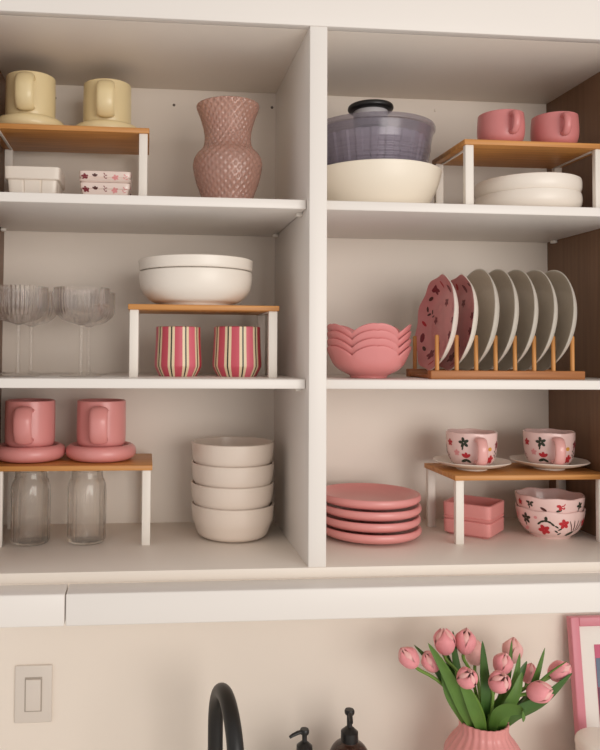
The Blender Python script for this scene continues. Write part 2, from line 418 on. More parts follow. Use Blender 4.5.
mug_and_saucer(107.5, Z2+HB, Yc+.034, 'cream', 'butter-cream mug above the floral square dishes', 'cream saucer above the floral square dishes', 'cream mugs on the top riser', 'cream saucers on the top riser', .0)

# ------------------------------------------------------------------ square dishes
def sq(p=9):
    return lambda ph: (abs(math.cos(ph))**p + abs(math.sin(ph))**p)**(-1/p)
SQ = sq(14)
def basket_deform(h, rim):
    def f(ph, r, z, i):
        k = SQ(ph); rr = r*k
        a = (ph+PI/4) % (PI/2) - PI/4; u = math.tan(a)
        if z < h-rim and r > .012:
            g = min(abs(abs(u)-.36), 1)
            rr -= .0028*max(0, 1-g/.045)
        return rr, z
    return f
def square_dish(name, label, cat, x, y, z, w, h, mat, rz=0, rim=.016, step=.002, basket=False, group=None, taper=.82, dec=None):
    o = [(w*taper*.92, 0), (w*taper*.97, .0015), (w*taper, .004), (w*(1-.02)-step, h-rim-.001), (w-step*.3, h-rim), (w, h-rim+.0015), (w*1.012, h-.0015), (w*1.01, h)]
    L = Lathe(shell(o, .0045, .006), 128, basket_deform(h, rim) if basket else (lambda ph, r, zz, i: (r*SQ(ph), zz)))
    if dec is None: return tag(L.build(name, mat, None, loc(x, y, z), rz, 30), label, cat, group)
    t = thing(name, label, cat, loc(x, y, z), rz, group)
    L.build('dish_body', mat, t, None, 0, 30); decals('printed_flowers', L.outer, dec, t, True)
    return t
Yd = yUL+.015
xc, w = span(3.4, 60, 172, Yd); hd = Z(30, 166.5, Yd)-Z2
square_dish('berry_basket_dish', 'white square berry basket dish under the cream mugs riser', 'dish', xc, Yd+w, Z2, w/1.012, hd, 'white_cer', 0, .022, .0035, True)
xc, w = span(78.5, 131.5, 175, Yd); hd = Z(105, 170.5, Yd)-Z2
hs = hd-.0215
def floral_dec(w, h):
    d = []; rnd = random.Random(3)
    for face in range(4):
        for i in range(5):
            u = (-.78+.39*i)*w
            ph = face*PI/2 + math.atan2(u, w)
            d.append((('flower', 'tulip', 'sprig', 'flower', 'sprig')[(i+face) % 5], ph, h-.011+rnd.uniform(-.002, .002), .0048, ('darkred', 'pinkprint', 'brown_dk', 'pinkprint', 'darkred')[(i*2+face) % 5], rnd.uniform(-.5, .5)))
    return d
for k, nm in ((0, 'lower of two blush floral square dishes under the cream mugs riser'), (1, 'upper of two blush floral square dishes under the cream mugs riser')):
    square_dish('floral_square_dish', nm, 'dish', xc, Yd+w+.004, Z2+k*(hs+.0016), w*(.97 if k == 0 else 1)/1.012, (hd-hs-.002) if k else hs, 'blush_pale', 0, .010, .001, False, 'floral square dishes', 1.02 if k else .82, floral_dec(w*.97, (hd-hs) if k else hs))
# pink pair on the lower right shelf, turned a corner to the room
xq, yq = W(474, 520, .214).x, .214
for k, nm in ((0, 'lower of two plain pink square dishes stacked under the floral cups'), (1, 'upper of two plain pink square dishes stacked under the floral cups')):
    square_dish('pink_square_dish', nm, 'dish', xq, yq, ZB+k*.0302, .0455+.0005*k, .029+.0025*k, 'pink', math.radians(-43), .024, .0008, False, 'stacked pink square dishes', 1.02 if k else .90)

# ------------------------------------------------------------------ rose glass vase
Yv = .125
def vz(py): return Z(228, py, Yv-.03)
zb = Z2; cxv = W(227.6, 160, Yv).x
def vr(pl, pr_, py): return span(pl, pr_, py, Yv)[1]
vp = [(vr(203.5, 252.5, 197)*.86, 0), (vr(203.5, 252.5, 197)*.97, .004), (vr(202.5, 254.5, 195), vz(193)-zb), (vr(197, 259.5, 178), vz(178)-zb), (vr(193.8, 262, 162), vz(162)-zb), (vr(196.5, 259, 152), vz(152)-zb),
      (vr(203, 252.5, 144), vz(144.5)-zb), (vr(205.2, 250.6, 137), vz(137)-zb), (vr(204.5, 251, 127), vz(127)-zb), (vr(201, 254.5, 114), vz(114)-zb), (vr(196.8, 257.5, 103.5), vz(104.5)-zb), (vr(196.3, 258, 101), vz(101)-zb)]
vpr = prof(vp, 9)
def diamond(ph, r, z, i):
    if r < .02 or i > NV: return r, z
    n = 26; q = z*n/(.034*1.9)/2
    a = math.cos(n*ph + q*2*PI/1.0*.35); b = math.cos(n*ph - q*2*PI/1.0*.35)
    return r + .0016*max(a, b) - .0006, z
NV = len(vpr)
vs = Lathe(shell(vpr, .0045, .010), 208, diamond)
tag(vs.build('glass_vase', 'rose_glass', None, loc(cxv, Yv, Z2), 0, 80), 'rose tinted glass vase with diamond cut texture and flared neck', 'vase')

# ------------------------------------------------------------------ salad spinner sitting in a cream bowl
Yb = .185
xb, rb = span(309, 437, 166, Yb)
hb = Z(376, 158.5, Yb-rb)-Z2
bw = Lathe(shell(prof([(rb*.60, 0), (rb*.68, .002), (rb*.80, hb*.25), (rb*.93, hb*.62), (rb*.99, hb*.92), (rb, hb)], 5), .004, .006), 80)
tag(bw.build('mixing_bowl', 'cream_plastic', None, loc(xb, Yb, Z2)), 'large plain cream bowl with the salad spinner inside it', 'bowl')
rs = span(369, 429.5, 140, Yb)[1]*2*.985
zs0 = hb*.45; zst = Z(370, 113, Yb-rs)-Z2-zs0
sp = thing('salad_spinner', 'smoky clear salad spinner with black knob inside cream bowl', 'salad spinner', loc(xb-.006, Yb, Z2+zs0))
def ridges(ph, r, z, i): return r + .0016*math.sin(2*PI*z/.0085)*(1 if .02 < z < zst-.035 and r > .05 else 0), z
spo = [(rs*.70, 0), (rs*.76, .003)] + [(rs*(.80+.19*t/150), .006+(zst-.012)*t/150) for t in range(151)]
Lathe(shell(spo, .003, .004), 72, ridges).build('tub', 'smoke', sp)
Lathe(shell([(rs*.60, .006), (rs*.66, .008)]+[(rs*(.68+.16*t/20), .012+(zst-.03)*t/20) for t in range(21)], .002, .010), 180, lambda ph, r, z, i: (r*(1+(.035 if (ph*22/PI) % 2 < 1 and r > .03 else 0)), z)).build('basket', 'grey_basket', sp, None, 0, 30)
Lathe([(0, zst-.004), (rs*.93, zst-.004), (rs*1.015, zst-.004), (rs*1.02, zst), (rs*1.01, zst+.004), (rs*.9, zst+.0065), (rs*.5, zst+.009), (0, zst+.009)], 72).build('lid', 'smoke', sp)
rk_ = span(352.5, 386, 108, Yb)[1]; rK = span(347, 391, 104, Yb)[1]; zk = Z(369, 102, Yb-rK)-Z2-zs0
nk = Lathe([(0, zst+.008), (rk_*1.02, zst+.008), (rk_, zst+.012), (rk_*.98, zk), (0, zk)], 40).build('knob_neck', 'grey_plastic', sp)
Lathe([(0, zk-.005)]+prof([(rK*.86, zk-.005), (rK*.97, zk-.002), (rK, zk+.002), (rK*.94, zk+.007), (rK*.7, zk+.009)], 3)+[(0, zk+.009)], 48).build('knob', 'black_plastic', sp)

# ------------------------------------------------------------------ rounded pink cups on the top right riser
cp = shell(prof([(.0245, 0), (.0325, .002), (.0395, .012), (.042, .026), (.0418, .044), (.0405, .0590)], 4), .0035, .006)
def pink_cup(px, label, phi):
    Y = yUR+.046; x = W(px, 125, Y).x
    c = thing('teacup', label, 'cup', loc(x, Y, Z2+HA), facing(x, Y), 'round pink cups on the riser')
    Lathe(cp, 56).build('cup_body', 'rose', c)
    loop_handle(c, phi, .0405, .0485, .0405, .018, .017, .0068, .0048, 'rose')
pink_cup(500.7, 'round rose pink cup on riser, nearer the salad spinner', .50)
pink_cup(554.5, 'round rose pink cup on riser, nearer the brown cabinet side', .40)

# ------------------------------------------------------------------ shallow white bowls under that riser
Yw = yUR+.090
xw, rw = span(478.5, 574.5, 183, Yw)
hw = (Z(529, 171.5, Yw-rw)-Z2)
hw1 = hw*.60
for k, nm in ((0, 'lower of two white pasta bowls under the pink cups riser'), (1, 'upper of two white pasta bowls under the pink cups riser')):
    L = Lathe(shell(prof([(rw*.60, 0), (rw*.72, .002), (rw*.90, hw1*.22), (rw*.985, hw1*.5), (rw, hw1*.8), (rw*.985, hw1)], 4), .004, .005), 72)
    tag(L.build('pasta_bowl', 'white_cer', None, loc(xw, Yw, Z2+k*(hw-hw1))), nm, 'bowl', 'white pasta bowls under the riser')

# ------------------------------------------------------------------ white serving bowls on the middle riser
Ys = yML+.076
xs_, rs_ = span(138.5, 252.3, 270, Ys)
zr = Z3+HA; hs_ = Z(195, 254.5, Ys-rs_)-zr
hb1 = Z(195, 267.5, Ys-rs_)-zr
L1 = Lathe(shell(prof([(rs_*.60, 0), (rs_*.63, .005), (rs_*.78, .010), (rs_*.93, hb1*.42), (rs_*.985, hb1*.75), (rs_*.985, hb1)], 4), .004, .006), 80)
tag(L1.build('serving_bowl', 'white_cer', None, loc(xs_, Ys, zr)), 'lower of two wide white serving bowls above the striped tumblers', 'bowl', 'white serving bowls on the riser')
L2 = Lathe(shell(prof([(rs_*.58, 0), (rs_*.62, .002), (rs_*.76, .007), (rs_*.88, hb1*.35), (rs_*.915, hb1*.97-(hs_-hb1)), (rs_*.94, hb1*.97-(hs_-hb1)+.0025), (rs_*.985, hb1*.97-(hs_-hb1)+.005), (rs_, hb1*.97)], 4), .004, .006), 80)
tag(L2.build('serving_bowl', 'white_cer', None, loc(xs_, Ys, zr+hs_-hb1*.97)), 'upper of two wide white serving bowls above the striped tumblers', 'bowl', 'white serving bowls on the riser')

# ------------------------------------------------------------------ striped tumblers
def tumbler(pl, pr_, label, rot):
    Y = yML+.075; x, r = span(pl, pr_, 365, Y); h = Z((pl+pr_)/2, 327.5, Y)-Z3
    P = shell(prof([(r*.74, 0), (r*.80, .001), (r*.97, h*.17), (r, h*.26), (r*.965, h*.6), (r*.945, h*.85), (r*.945, h)], 4), .004, .006)
    L = Lathe(P, 280); v, f, seg = L.data()
    names = ['stripe_rose', 'stripe_pink', 'stripe_red', 'stripe_cream', 'stripe_dark']
    fm = []
    for s in seg:
        per, q = divmod(s, 28); 
        fm.append([0, 1, 2, 1, 0][per % 5] if q < 15 else (4 if 20 <= q < 23 else 3))
    o = mesh('striped_tumbler', v, f, names, None, loc(x, Y, Z3), rot, True, 42, fm)
    return tag(o, label, 'tumbler', 'striped tumblers under the riser')
tumbler(154.3, 201.5, 'pink and cream striped tumbler under riser, on the wine glass side', -.19)
tumbler(212.5, 261.3, 'pink and cream striped tumbler under riser, on the divider side', -.36)

# ------------------------------------------------------------------ ribbed coupe glasses
GR, GH, ST = .0480, .064, .092
def ribs(ph, r, z, i): return (r + (.0013*math.cos(40*ph)*min(1, (z-ST-.012)/.012) if z > ST+.012 and r > .03 and i < len(gout) else 0)), z
gout = prof([(.0042, ST-.002), (.012, ST+.001), (.030, ST+.006), (.0425, ST+.016), (.047, ST+.026), (GR, ST+.04), (GR, ST+GH)], 5)
gin = [(max(0, r-.0022), z+.002) for r, z in gout if r > .006][::-1]
gin[0] = (gin[0][0], ST+GH)
def coupe(px, Y, label):
    x = W(px, 330, Y).x
    t = thing('coupe_glass', label, 'glass', loc(x, Y, Z3), 0, 'ribbed coupe glasses')
    Lathe(gout+gin+[(0, ST+.003)], 320, ribs).build('bowl', 'ribbed', t, None, 0, 80)
    Lathe([(0, .0035), (.0045, .006), (.0040, .012), (.0036, .03), (.0036, ST-.01), (.0042, ST-.002), (0, ST)], 20).build('stem', 'clear', t)
    Lathe([(0, 0), (.036, 0), (.037, .001), (.036, .0022), (.018, .0032), (.006, .005), (0, .0055)], 48).build('foot', 'clear', t)
coupe(18.6, .118, 'ribbed coupe glass beside the cabinet side, front row')
coupe(31.4, .225, 'ribbed coupe glass beside the cabinet side, back row')
coupe(81.3, .125, 'ribbed coupe glass beside the striped tumbler riser, front row')
coupe(88.8, .232, 'ribbed coupe glass beside the striped tumbler riser, back row')

# ------------------------------------------------------------------ petal bowls
Ypb = .102
xp, rp = span(327.5, 409, 340, Ypb)
zt_p = [Z(370, y, Ypb-.055)-Z3 for y in (346, 338.5, 330.5, 323.5)]
hp = zt_p[0]
def petal(ph, r, z, i):
    a = ((ph + .08 + PI/5) % (2*PI/5) - PI/5)/(PI/5); k = min(1.0, max(0.0, z/hp))**2.2
    edge = abs(a)
    rr = r*(1 - .075*k*edge**4)
    zz = z - k*hp*(.30*edge**2.2) - k*.0012*math.exp(-(a/.07)**2)
    return rr, zz
pp = shell(prof([(.031, 0), (.033, .0015), (.035, .005), (.052, .014), (rp*.84, hp*.45), (rp*.97, hp*.85), (rp, hp)], 5), .003, .006)
for k, nm in enumerate(('bottom', 'second from the bottom', 'second from the top', 'topmost')):
    L = Lathe(pp, 150, petal)
    tag(L.build('petal_bowl', 'pink_gloss', None, loc(xp, Ypb, Z3+zt_p[k]-zt_p[0]), 0, 50), 'glossy pink petal-edged bowl, %s of its stack of four' % nm, 'bowl', 'stacked pink petal bowls')

# ------------------------------------------------------------------ bamboo dish rack with plates
Yr0, Yr1 = .062, .172
xr0 = W(431, 375, Yr0-.009).x; xr1 = W(585.5, 375, Yr0-.009).x
rack = thing('dish_rack', 'bamboo dish rack with dowels holding seven upright plates', 'dish rack', loc(0, 0, Z3))
rh = Z(500, 370.8, Yr0-.009)-Z3
box('rail', xr0, xr1, Yr0-.009, Yr0+.009, 0, rh, 'rack', rack, bev=.0015)
box('rail', xr0, xr1, Yr1-.009, Yr1+.009, 0, rh, 'rack', rack, bev=.0015)
for x in (xr0+.012, xr1-.012): box('cross_bar', x-.009, x+.009, Yr0+.0092, Yr1-.0092, .001, rh-.009, 'rack', rack, bev=.0012)
dx = [W(437, 360, Yr0).x + (W(572.3, 360, Yr0).x-W(437, 360, Yr0).x)*i/7 for i in range(8)]
hdow = Z(437, 328, Yr0)-Z3-.012
dl = Lathe([(0, rh-.004), (.0037, rh-.004), (.0037, hdow-.002), (.0028, hdow), (0, hdow+.0004)], 14); dv, df, _ = dl.data()
dme = None
for y in (Yr0, Yr1):
    for x in dx:
        if dme is None:
            o = mesh('dowel', dv, df, 'bamboo_z', rack); dme = o.data
        else: o = link('dowel', dme, rack)
        o.location = (x, y, 0)
PR = .0955
def plate_profile(r, h):
    return prof([(r*.50, 0), (r*.56, .0008), (r*.62, .0025), (r*.80, h*.34), (r*.93, h*.72), (r, h)], 4)
def place_plate(o, x, label, r, h, lean, cat='plate', group=None, dz=0):
    # plate axis (local +z) turned to point to -X: the eating face looks towards the divider
    o.rotation_mode = 'XYZ'; o.rotation_euler = (0, -PI/2+lean, 0)
    zc = Z3+rh-.006+r+dz
    o.location = loc(x, (Yr0+Yr1)/2+.001, zc); tag(o, label, cat, group)
slot = [(dx[i]+dx[i+1])/2 for i in range(7)]
wl = Lathe(shell(plate_profile(PR, .025), .0032, .004), 72)
wv, wf, wseg = wl.data(); nb = len(wl.p)
ords = ['next to the floral plates', 'second after the floral plates', 'in the middle of the white five', 'second from the brown cabinet side', 'nearest the brown cabinet side']
wme = None
for k in range(5):
    if wme is None:
        ir = max(range(len(wl.p)), key=lambda i: wl.p[i][1])
        o = mesh('dinner_plate', wv, wf, ['plate_grey', 'plate_face'], fm=[0 if min(q) < 1+ir*72 else 1 for q in wf]); wme = o.data
    else: o = link('dinner_plate', wme)
    place_plate(o, slot[2+k]+.0125+PR*.11, 'white coupe plate upright in bamboo rack, '+ords[k], PR, .029, .13, group='white plates in the rack')
PR2 = .0895
def wavy(ph, r, z, i):
    k = (r/PR2)**6; return r*(1+.022*k*math.cos(9*ph)), z+.0012*k*math.cos(9*ph)
for k, nm in ((0, 'wavy-edged pink floral plate upright in rack, at the end slot'), (1, 'wavy-edged pink floral plate upright in rack, touching the white plates')):
    t = thing('floral_plate', nm, 'plate', loc(0, 0, 0), 0, 'pink floral plates in the rack')
    P = shell(plate_profile(PR2, .0225), .0032, .004); L = Lathe(P, 108, wavy); v, f, _ = L.data()
    irim = max(range(len(P)), key=lambda i: P[i][1])
    fm = []
    for q in f:
        rows = min(q); fm.append(0 if min(q) < 1+(irim-1)*108 else 1)
    mesh('plate_body', v, f, ['white_cer', 'plate_pink'], t, None, 0, True, 45, fm)
    inner = P[irim+1:]
    def face_surf(ph, rr, off=.0008):
        rr = max(.002, min(rr, PR2*.90)); z = .005
        for (ra, za), (rb_, zb_) in zip(inner, inner[1:]):
            if rb_ <= rr <= ra and ra > rb_: z = zb_+(za-zb_)*(rr-rb_)/(ra-rb_)
        return (rr*math.sin(ph), -rr*math.cos(ph), z+off), max(rr, .02)
    rnd = random.Random(11+k); items = []
    for j in range(9):
        a = 2*PI*j/9 + .2*k
        items.append((('flower', 'sprig', 'leaf')[j % 3], a, PR2*(.74+.12*(j % 2)), (.009, .011, .012)[j % 3], ('darkred', 'brown_dk', 'darkred')[j % 3], rnd.uniform(0, 3)))
        items.append(('leaf', a+.33, PR2*.84, .008, ('red', 'brown_dk')[j % 2], rnd.uniform(0, 3)))
        items.append(('flower', a+.15, PR2*.45, .007, ('darkred', 'pinkprint')[j % 2], rnd.uniform(0, 3)))
    decals('printed_flowers', face_surf, items, t)
    place_plate(t, slot[k]+.0115+PR2*.11, nm, PR2, .025, .14, group='pink floral plates in the rack')

# ------------------------------------------------------------------ lower left: jars and bowl stack
jo = prof([(.027, 0), (.0315, .001), (.0345, .005), (.0355, .014), (.0355, .06), (.0355, .096), (.0335, .110), (.0300, .118), (.0290, .126), (.0290, .1315)], 4)
for px, nm in ((30.5, 'clear can-shaped glass under riser, by the brown cabinet side'), (86.5, 'clear can-shaped glass under riser, by the white riser leg')):
    Yj = .192; x = W(px, 520, Yj).x
    t = Lathe(shell(jo, .0024, .006), 144, lambda ph, r, z, i: (r*(1+.012*math.cos(16*ph)*max(0, min(1, (.108-z)/.02))*min(1, z/.01)), z)).build('can_glass', 'can', None, loc(x, Yj, 0)); tag(t, nm, 'glass', 'clear glasses under the riser')
Yk = .216
xk, rk2 = span(191, 273.5, 480, Yk)
zb4 = [Z(232, y, Yk-rk2) for y in (511.5, 489.5, 468.5, 447)]
h0 = zb4[0]
bo = prof([(rk2*.62, 0), (rk2*.68, .001), (rk2*.82, .007), (rk2*.895, .021), (rk2*.965, h0*.58), (rk2*.995, h0)], 4)
for k, nm in enumerate(('bottom', 'second from the bottom', 'second from the top', 'topmost')):
    L = Lathe(shell(bo, .0042, .006), 80)
    tag(L.build('cereal_bowl', 'oat_cer', None, loc(xk+(.0006, -.0006, .0004, 0)[k], Yk, zb4[k]-h0)), 'off-white deep cereal bowl, %s of its stack of four' % nm, 'bowl', 'stacked off-white cereal bowls')

# ------------------------------------------------------------------ lower right: plates, floral cups, floral bowls
Yl = .200
rl = .097; xl_ = W(418, 515, Yl).x-rl
zt4 = [Z(378, y, Yl-rl) for y in (534.5, 524.2, 513.5, 501)]
hpl = .0235
plp = [(0, 0)] + prof([(rl*.60, 0), (rl*.72, .0015), (rl*.90, .0065), (rl*.985, .0125), (rl, .0175), (rl*.985, .0222), (rl*.955, hpl), (rl*.92, .0222), (rl*.86, .017), (rl*.74, .011), (rl*.6, .0085)], 4) + [(0, .008)]
gap = (zt4[3]-zt4[0])/3
for k, nm in enumerate(('bottom', 'second from the bottom', 'second from the top', 'topmost')):
    L = Lathe(plp, 80)
    tag(L.build('pink_plate', 'pink', None, loc(xl_+(.001, -.0006, .0008, 0)[k], Yl, 0.0+k*.0205)), 'thick-rimmed pink plate, %s of its stack of four' % nm, 'plate', 'stacked pink plates')

def scallop(n, amp, h, dz):
    def f(ph, r, z, i):
        k = min(1, max(0, z/h))**2; return r*(1+amp*k*math.cos(n*ph)), z+dz*k*math.cos(n*ph)
    return f
fch = .066
fcp = shell(prof([(.0245, 0), (.030, .001), (.0392, .008), (.0448, .022), (.0472, .040), (.0482, .055), (.0486, fch)], 4), .0034, .006)
cup_items = [('flower', -.95, .047, .0062, 'red'), ('star', -.30, .049, .0085, 'green_dk', .2), ('flower', -.62, .029, .0055, 'pinkprint'), ('tulip', -.22, .021, .0085, 'red'), ('leaf', -.30, .0145, .0085, 'green_dk', .4), ('leaf', -.14, .0145, .0075, 'green_dk', 2.6),
             ('blob', .78, .037, .0065, 'yellow'), ('star', 1.22, .044, .0065, 'darkred'), ('flower', .86, .017, .0075, 'red'), ('sprig', 1.15, .026, .007, 'green_dk'), ('flower', 1.9, .04, .008, 'red'), ('star', 2.6, .042, .009, 'green_dk'), ('tulip', 3.3, .03, .009, 'red'), ('flower', 4.1, .045, .008, 'pinkprint'), ('star', 4.6, .03, .008, 'green_dk'), ('sprig', -1.2, .02, .007, 'darkred')]
sap = [(0, 0)] + prof([(.030, 0), (.031, .003), (.040, .005), (.060, .0095), (.0745, .0155), (.0755, .0172), (.0735, .0168), (.058, .0115), (.040, .0075), (.031, .0062)], 4) + [(0, .006)]
sap = [(r*.96, z) for r, z in sap]
def floral_cup(px, Y, lc, ls, phi=.24):
    x = min(W(px, 440, Y).x, XR-.0745)
    s = Lathe(sap, 96, lambda ph, r, z, i: (r*(1+.02*(r/.0755)**4*math.cos(8*ph)), z)).build('scalloped_saucer', 'white_cer', None, loc(x, Y, HA)); tag(s, ls, 'saucer', 'white saucers under the floral cups')
    t = thing('floral_cup', lc, 'cup', loc(x, Y, HA+.0064), facing(x, Y), 'blush floral cups on the riser')
    L = Lathe(fcp, 72, scallop(6, .018, fch, .0006)); L.build('cup_body', 'blush', t)
    loop_handle(t, phi, .0465, .054, .0405, .012, .022, .0098, .005, 'blush_dk')
    decals('printed_flowers', L.outer, cup_items, t)
Yf = yBR+.076
floral_cup(471.5, Yf, 'blush floral cup over the plain pink square dishes', 'white saucer under floral cup at the open riser end', .30)
floral_cup(548.8, Yf, 'blush floral cup over the floral bowls, beside the brown cabinet side', 'white saucer under floral cup beside the brown cabinet side', .30)

Yg = .188
xg, rg = span(519, 580.5, 515, Yg)
zlow = Z(550, 514, Yg-rg); zup = Z(550, 500.5, Yg-rg)
fb = prof([(rg*.58, 0), (rg*.62, .004), (rg*.78, .012), (rg*.92, zlow*.5), (rg*.985, zlow*.82), (rg, zlow)], 4)
bowl_items = [('flower', -1.25, .040, .006, 'pinkprint'), ('star', -.75, zlow*.70, .0085, 'green_dk'), ('blob', -.42, zlow*.78, .005, 'pinkprint'), ('branch', -.12, zlow*.62, .012, 'green_dk'), ('flower', -.18, zlow*.36, .0095, 'red', .4), ('flower', .42, zlow*.62, .0085, 'red', .2), ('sprig', .26, zlow*.38, .009, 'green_dk'),
              ('grass', .85, zlow*.52, .014, 'brown_dk'), ('leaf', .70, zlow*.25, .010, 'green_dk', .5), ('flower', 1.25, zlow*.62, .007, 'red'), ('leaf', -.85, zlow*.32, .009, 'pinkprint', .6)]
top_items = [('flower', -1.02, zlow-.013, .0055, 'red'), ('star', -.60, zlow-.011, .0065, 'green_dk'), ('leaf', -.18, zlow-.020, .008, 'brown_dk', -.5), ('flower', .33, zlow-.012, .0075, 'red', .3), ('leaf', .27, zlow-.021, .007, 'green_dk', .3), ('star', .98, zlow-.012, .0065, 'green_dk', .4)]
for k, (nm, it) in enumerate((('lower of two nested blush floral bowls under the riser', bowl_items), ('upper of two nested blush floral bowls under the riser', top_items))):
    t = thing('floral_bowl', nm, 'bowl', loc(xg, Yg, k*(zup-zlow)), facing(xg, Yg), 'nested floral bowls')
    L = Lathe(shell(fb, .0035, .006), 96, scallop(7, .012, zlow, .0012)); L.build('bowl_body', 'blush', t, None, k*.2)
    decals('printed_flowers', L.outer, it, t)

# ------------------------------------------------------------------ faucet
yrF, yfF = .20, .02
pR = W(215.3, 746, yrF); pF = W(236.8, 746, yfF)
rT = .0142
ztop = Z(223, 687.5, (yrF+yfF)/2)-rT
ra = math.hypot(pF.x-pR.x, yrF-yfF)/2
fc = thing('kitchen_faucet', 'matte black gooseneck faucet with arched spout', 'faucet', loc(pR.x, yrF, CT))
dirv = Vector((pF.x-pR.x, yfF-yrF, 0)).normalized(); zc_ = ztop-CT-ra*1.06
path = [Vector((0, 0, .03+(zc_-.03)*i/8)) for i in range(9)] + [dirv*(ra*(1-math.cos(a))) + Vector((0, 0, zc_+ra*1.06*math.sin(a))) for a in [PI*i/28 for i in range(1, 29)]] + [dirv*2*ra + Vector((0, 0, zc_-.03))]
sweep('spout', path, rT, rT, 'black', fc, Vector((-dirv.y, dirv.x, 0)), 24)
sweep('spray_head', [dirv*2*ra + Vector((0, 0, zc_-.03-.02*i)) for i in range(4)], rT*1.12, rT*1.12, 'black', fc, Vector((-dirv.y, dirv.x, 0)), 24)
Lathe([(0, 0), (.027, 0), (.027, .006), (.024, .010), (.0225, .014), (.0225, .06), (.020, .064), (0, .064)], 32).build('base', 'black', fc)
sweep('lever', [(.015, 0, .045), (.04, 0, .05), (.075, 0, .062)], .006, .006, 'black', fc, (0, 1, 0), 12)

# ------------------------------------------------------------------ soap dispensers
def pump(parent, z, nozzle_phi, s=1.0, tall=.03):
    Lathe([(0, z), (.0150*s, z), (.0155*s, z+.002), (.0150*s, z+.016*s), (.0105*s, z+.020*s), (.0085*s, z+.022*s), (.0060*s, z+.024*s), (0, z+.024*s)], 28).build('pump_collar', 'black_plastic', parent)
    zz = z+.022*s
    Lathe([(0, zz), (.0048*s, zz), (.0048*s, zz+tall), (0, zz+tall)], 16).build('pump_stem', 'black_plastic', parent)
    zz += tall
    Lathe([(0, zz-.004), (.0075*s, zz-.004), (.0088*s, zz-.001), (.0088*s, zz+.003), (.0075*s, zz+.0055), (0, zz+.006)], 24).build('pump_head', 'black_plastic', parent)
    d = Vector((math.sin(nozzle_phi), -math.cos(nozzle_phi), 0))
    sweep('nozzle', [d*.004+Vector((0, 0, zz+.001)), d*.014+Vector((0, 0, zz)), d*.024+Vector((0, 0, zz-.003)), d*.031+Vector((0, 0, zz-.006))], .0042, .0036, 'black_plastic', parent, (-d.y, d.x, 0), 12, taper=[1, 1, .9, .7])
Ysd = .23
p = W(349.5, 742, Ysd); zp = Z(349.5, 709, Ysd)
t = thing('soap_bottle', 'round brown glass soap bottle with black pump against wall', 'soap bottle', loc(p.x, Ysd, CT))
ztb = zp-CT-.006-.030-.022*1.1
Rb = .040
Lathe(shell(prof([(.032, 0), (.038, .002), (Rb, .010), (Rb, .08), (Rb, ztb-.040), (Rb*.93, ztb-.022), (Rb*.70, ztb-.008), (.0165, ztb-.002), (.0155, ztb+.001)], 4), .002, .003), 48).build('bottle', 'amber', t)
pump(t, ztb, -.15, 1.1)
p = W(304.5, 742, Ysd-.02); zp = Z(304.5, 728.5, Ysd-.02)
t = thing('soap_dispenser', 'small black soap dispenser with slanted pump nozzle beside faucet', 'soap dispenser', loc(p.x, Ysd-.02, CT))
ztb = zp-CT-.006-.020-.022
Lathe(shell(prof([(.026, 0), (.030, .002), (.031, .008), (.031, ztb-.03), (.028, ztb-.012), (.017, ztb-.003), (.0155, ztb+.001)], 4), .002, .003), 40).build('bottle', 'black_plastic', t)
pump(t, ztb, -1.35, 1.0, .020)

# ------------------------------------------------------------------ picture frame leaning on the wall
yt, yb_ = DEP+.008-.020, DEP+.008-.062
pt = W(567, 617, yt); frh = pt.z-CT; lean = math.atan2(yb_-yt, frh)
frw = .30; fb_ = .019
zl = math.hypot(frh, yb_-yt)
pf = thing('picture_frame', 'pink framed picture with white mat leaning against the wall', 'picture frame', loc(pt.x+.001, yb_, CT+.0015)); pf.rotation_euler[0] = lean
box('frame_side', 0, fb_, -.012, .006, 0, zl, 'frame_pink', pf, bev=.002)
box('frame_side', frw-fb_, frw, -.012, .006, 0, zl, 'frame_pink', pf, bev=.002)
box('frame_top', fb_, frw-fb_, -.012, .006, zl-fb_, zl, 'frame_pink', pf, bev=.002)
box('frame_bottom', fb_, frw-fb_, -.012, .006, 0, fb_, 'frame_pink', pf, bev=.002)
box('mat', fb_-.002, frw-fb_+.002, -.003, .002, fb_-.002, zl-fb_+.002, 'mat_board', pf, bev=0)
pl_ = .053
pr_o = box('print', pl_, frw-pl_, -.0042, -.002, pl_, zl-pl_-.005, 'print_pink', pf, bev=0)
box('print_block', pl_+.0005, frw-pl_-.0005, -.0046, -.0042, zl-pl_-.09, zl-pl_-.032, 'print_blue', pr_o, bev=0)
box('print_block', pl_+.0005, frw-pl_-.0005, -.0046, -.0042, pl_+.03, zl-pl_-.0905, 'print_plum', pr_o, bev=0)

# cream lidded jar in front of the frame
Yj2 = .19; xj = W(579.5, 746, Yj2).x+.052; zj = Z(600, 737.5, Yj2)-CT
t = thing('cream_canister', 'cream ceramic canister with domed lid in front of picture frame', 'canister', loc(xj, Yj2, CT))
Lathe(shell(prof([(.045, 0), (.050, .003), (.052, .012), (.052, zj-.03), (.051, zj-.022)], 4), .004, .006), 48).build('jar', 'white_cer', t)
Lathe([(0, zj-.0222)]+prof([(.049, zj-.022), (.0525, zj-.020), (.0535, zj-.014), (.050, zj-.006), (.040, zj-.001), (.02, zj+.001)], 4)+[(0, zj+.001)], 48).build('lid', 'white_cer', t)

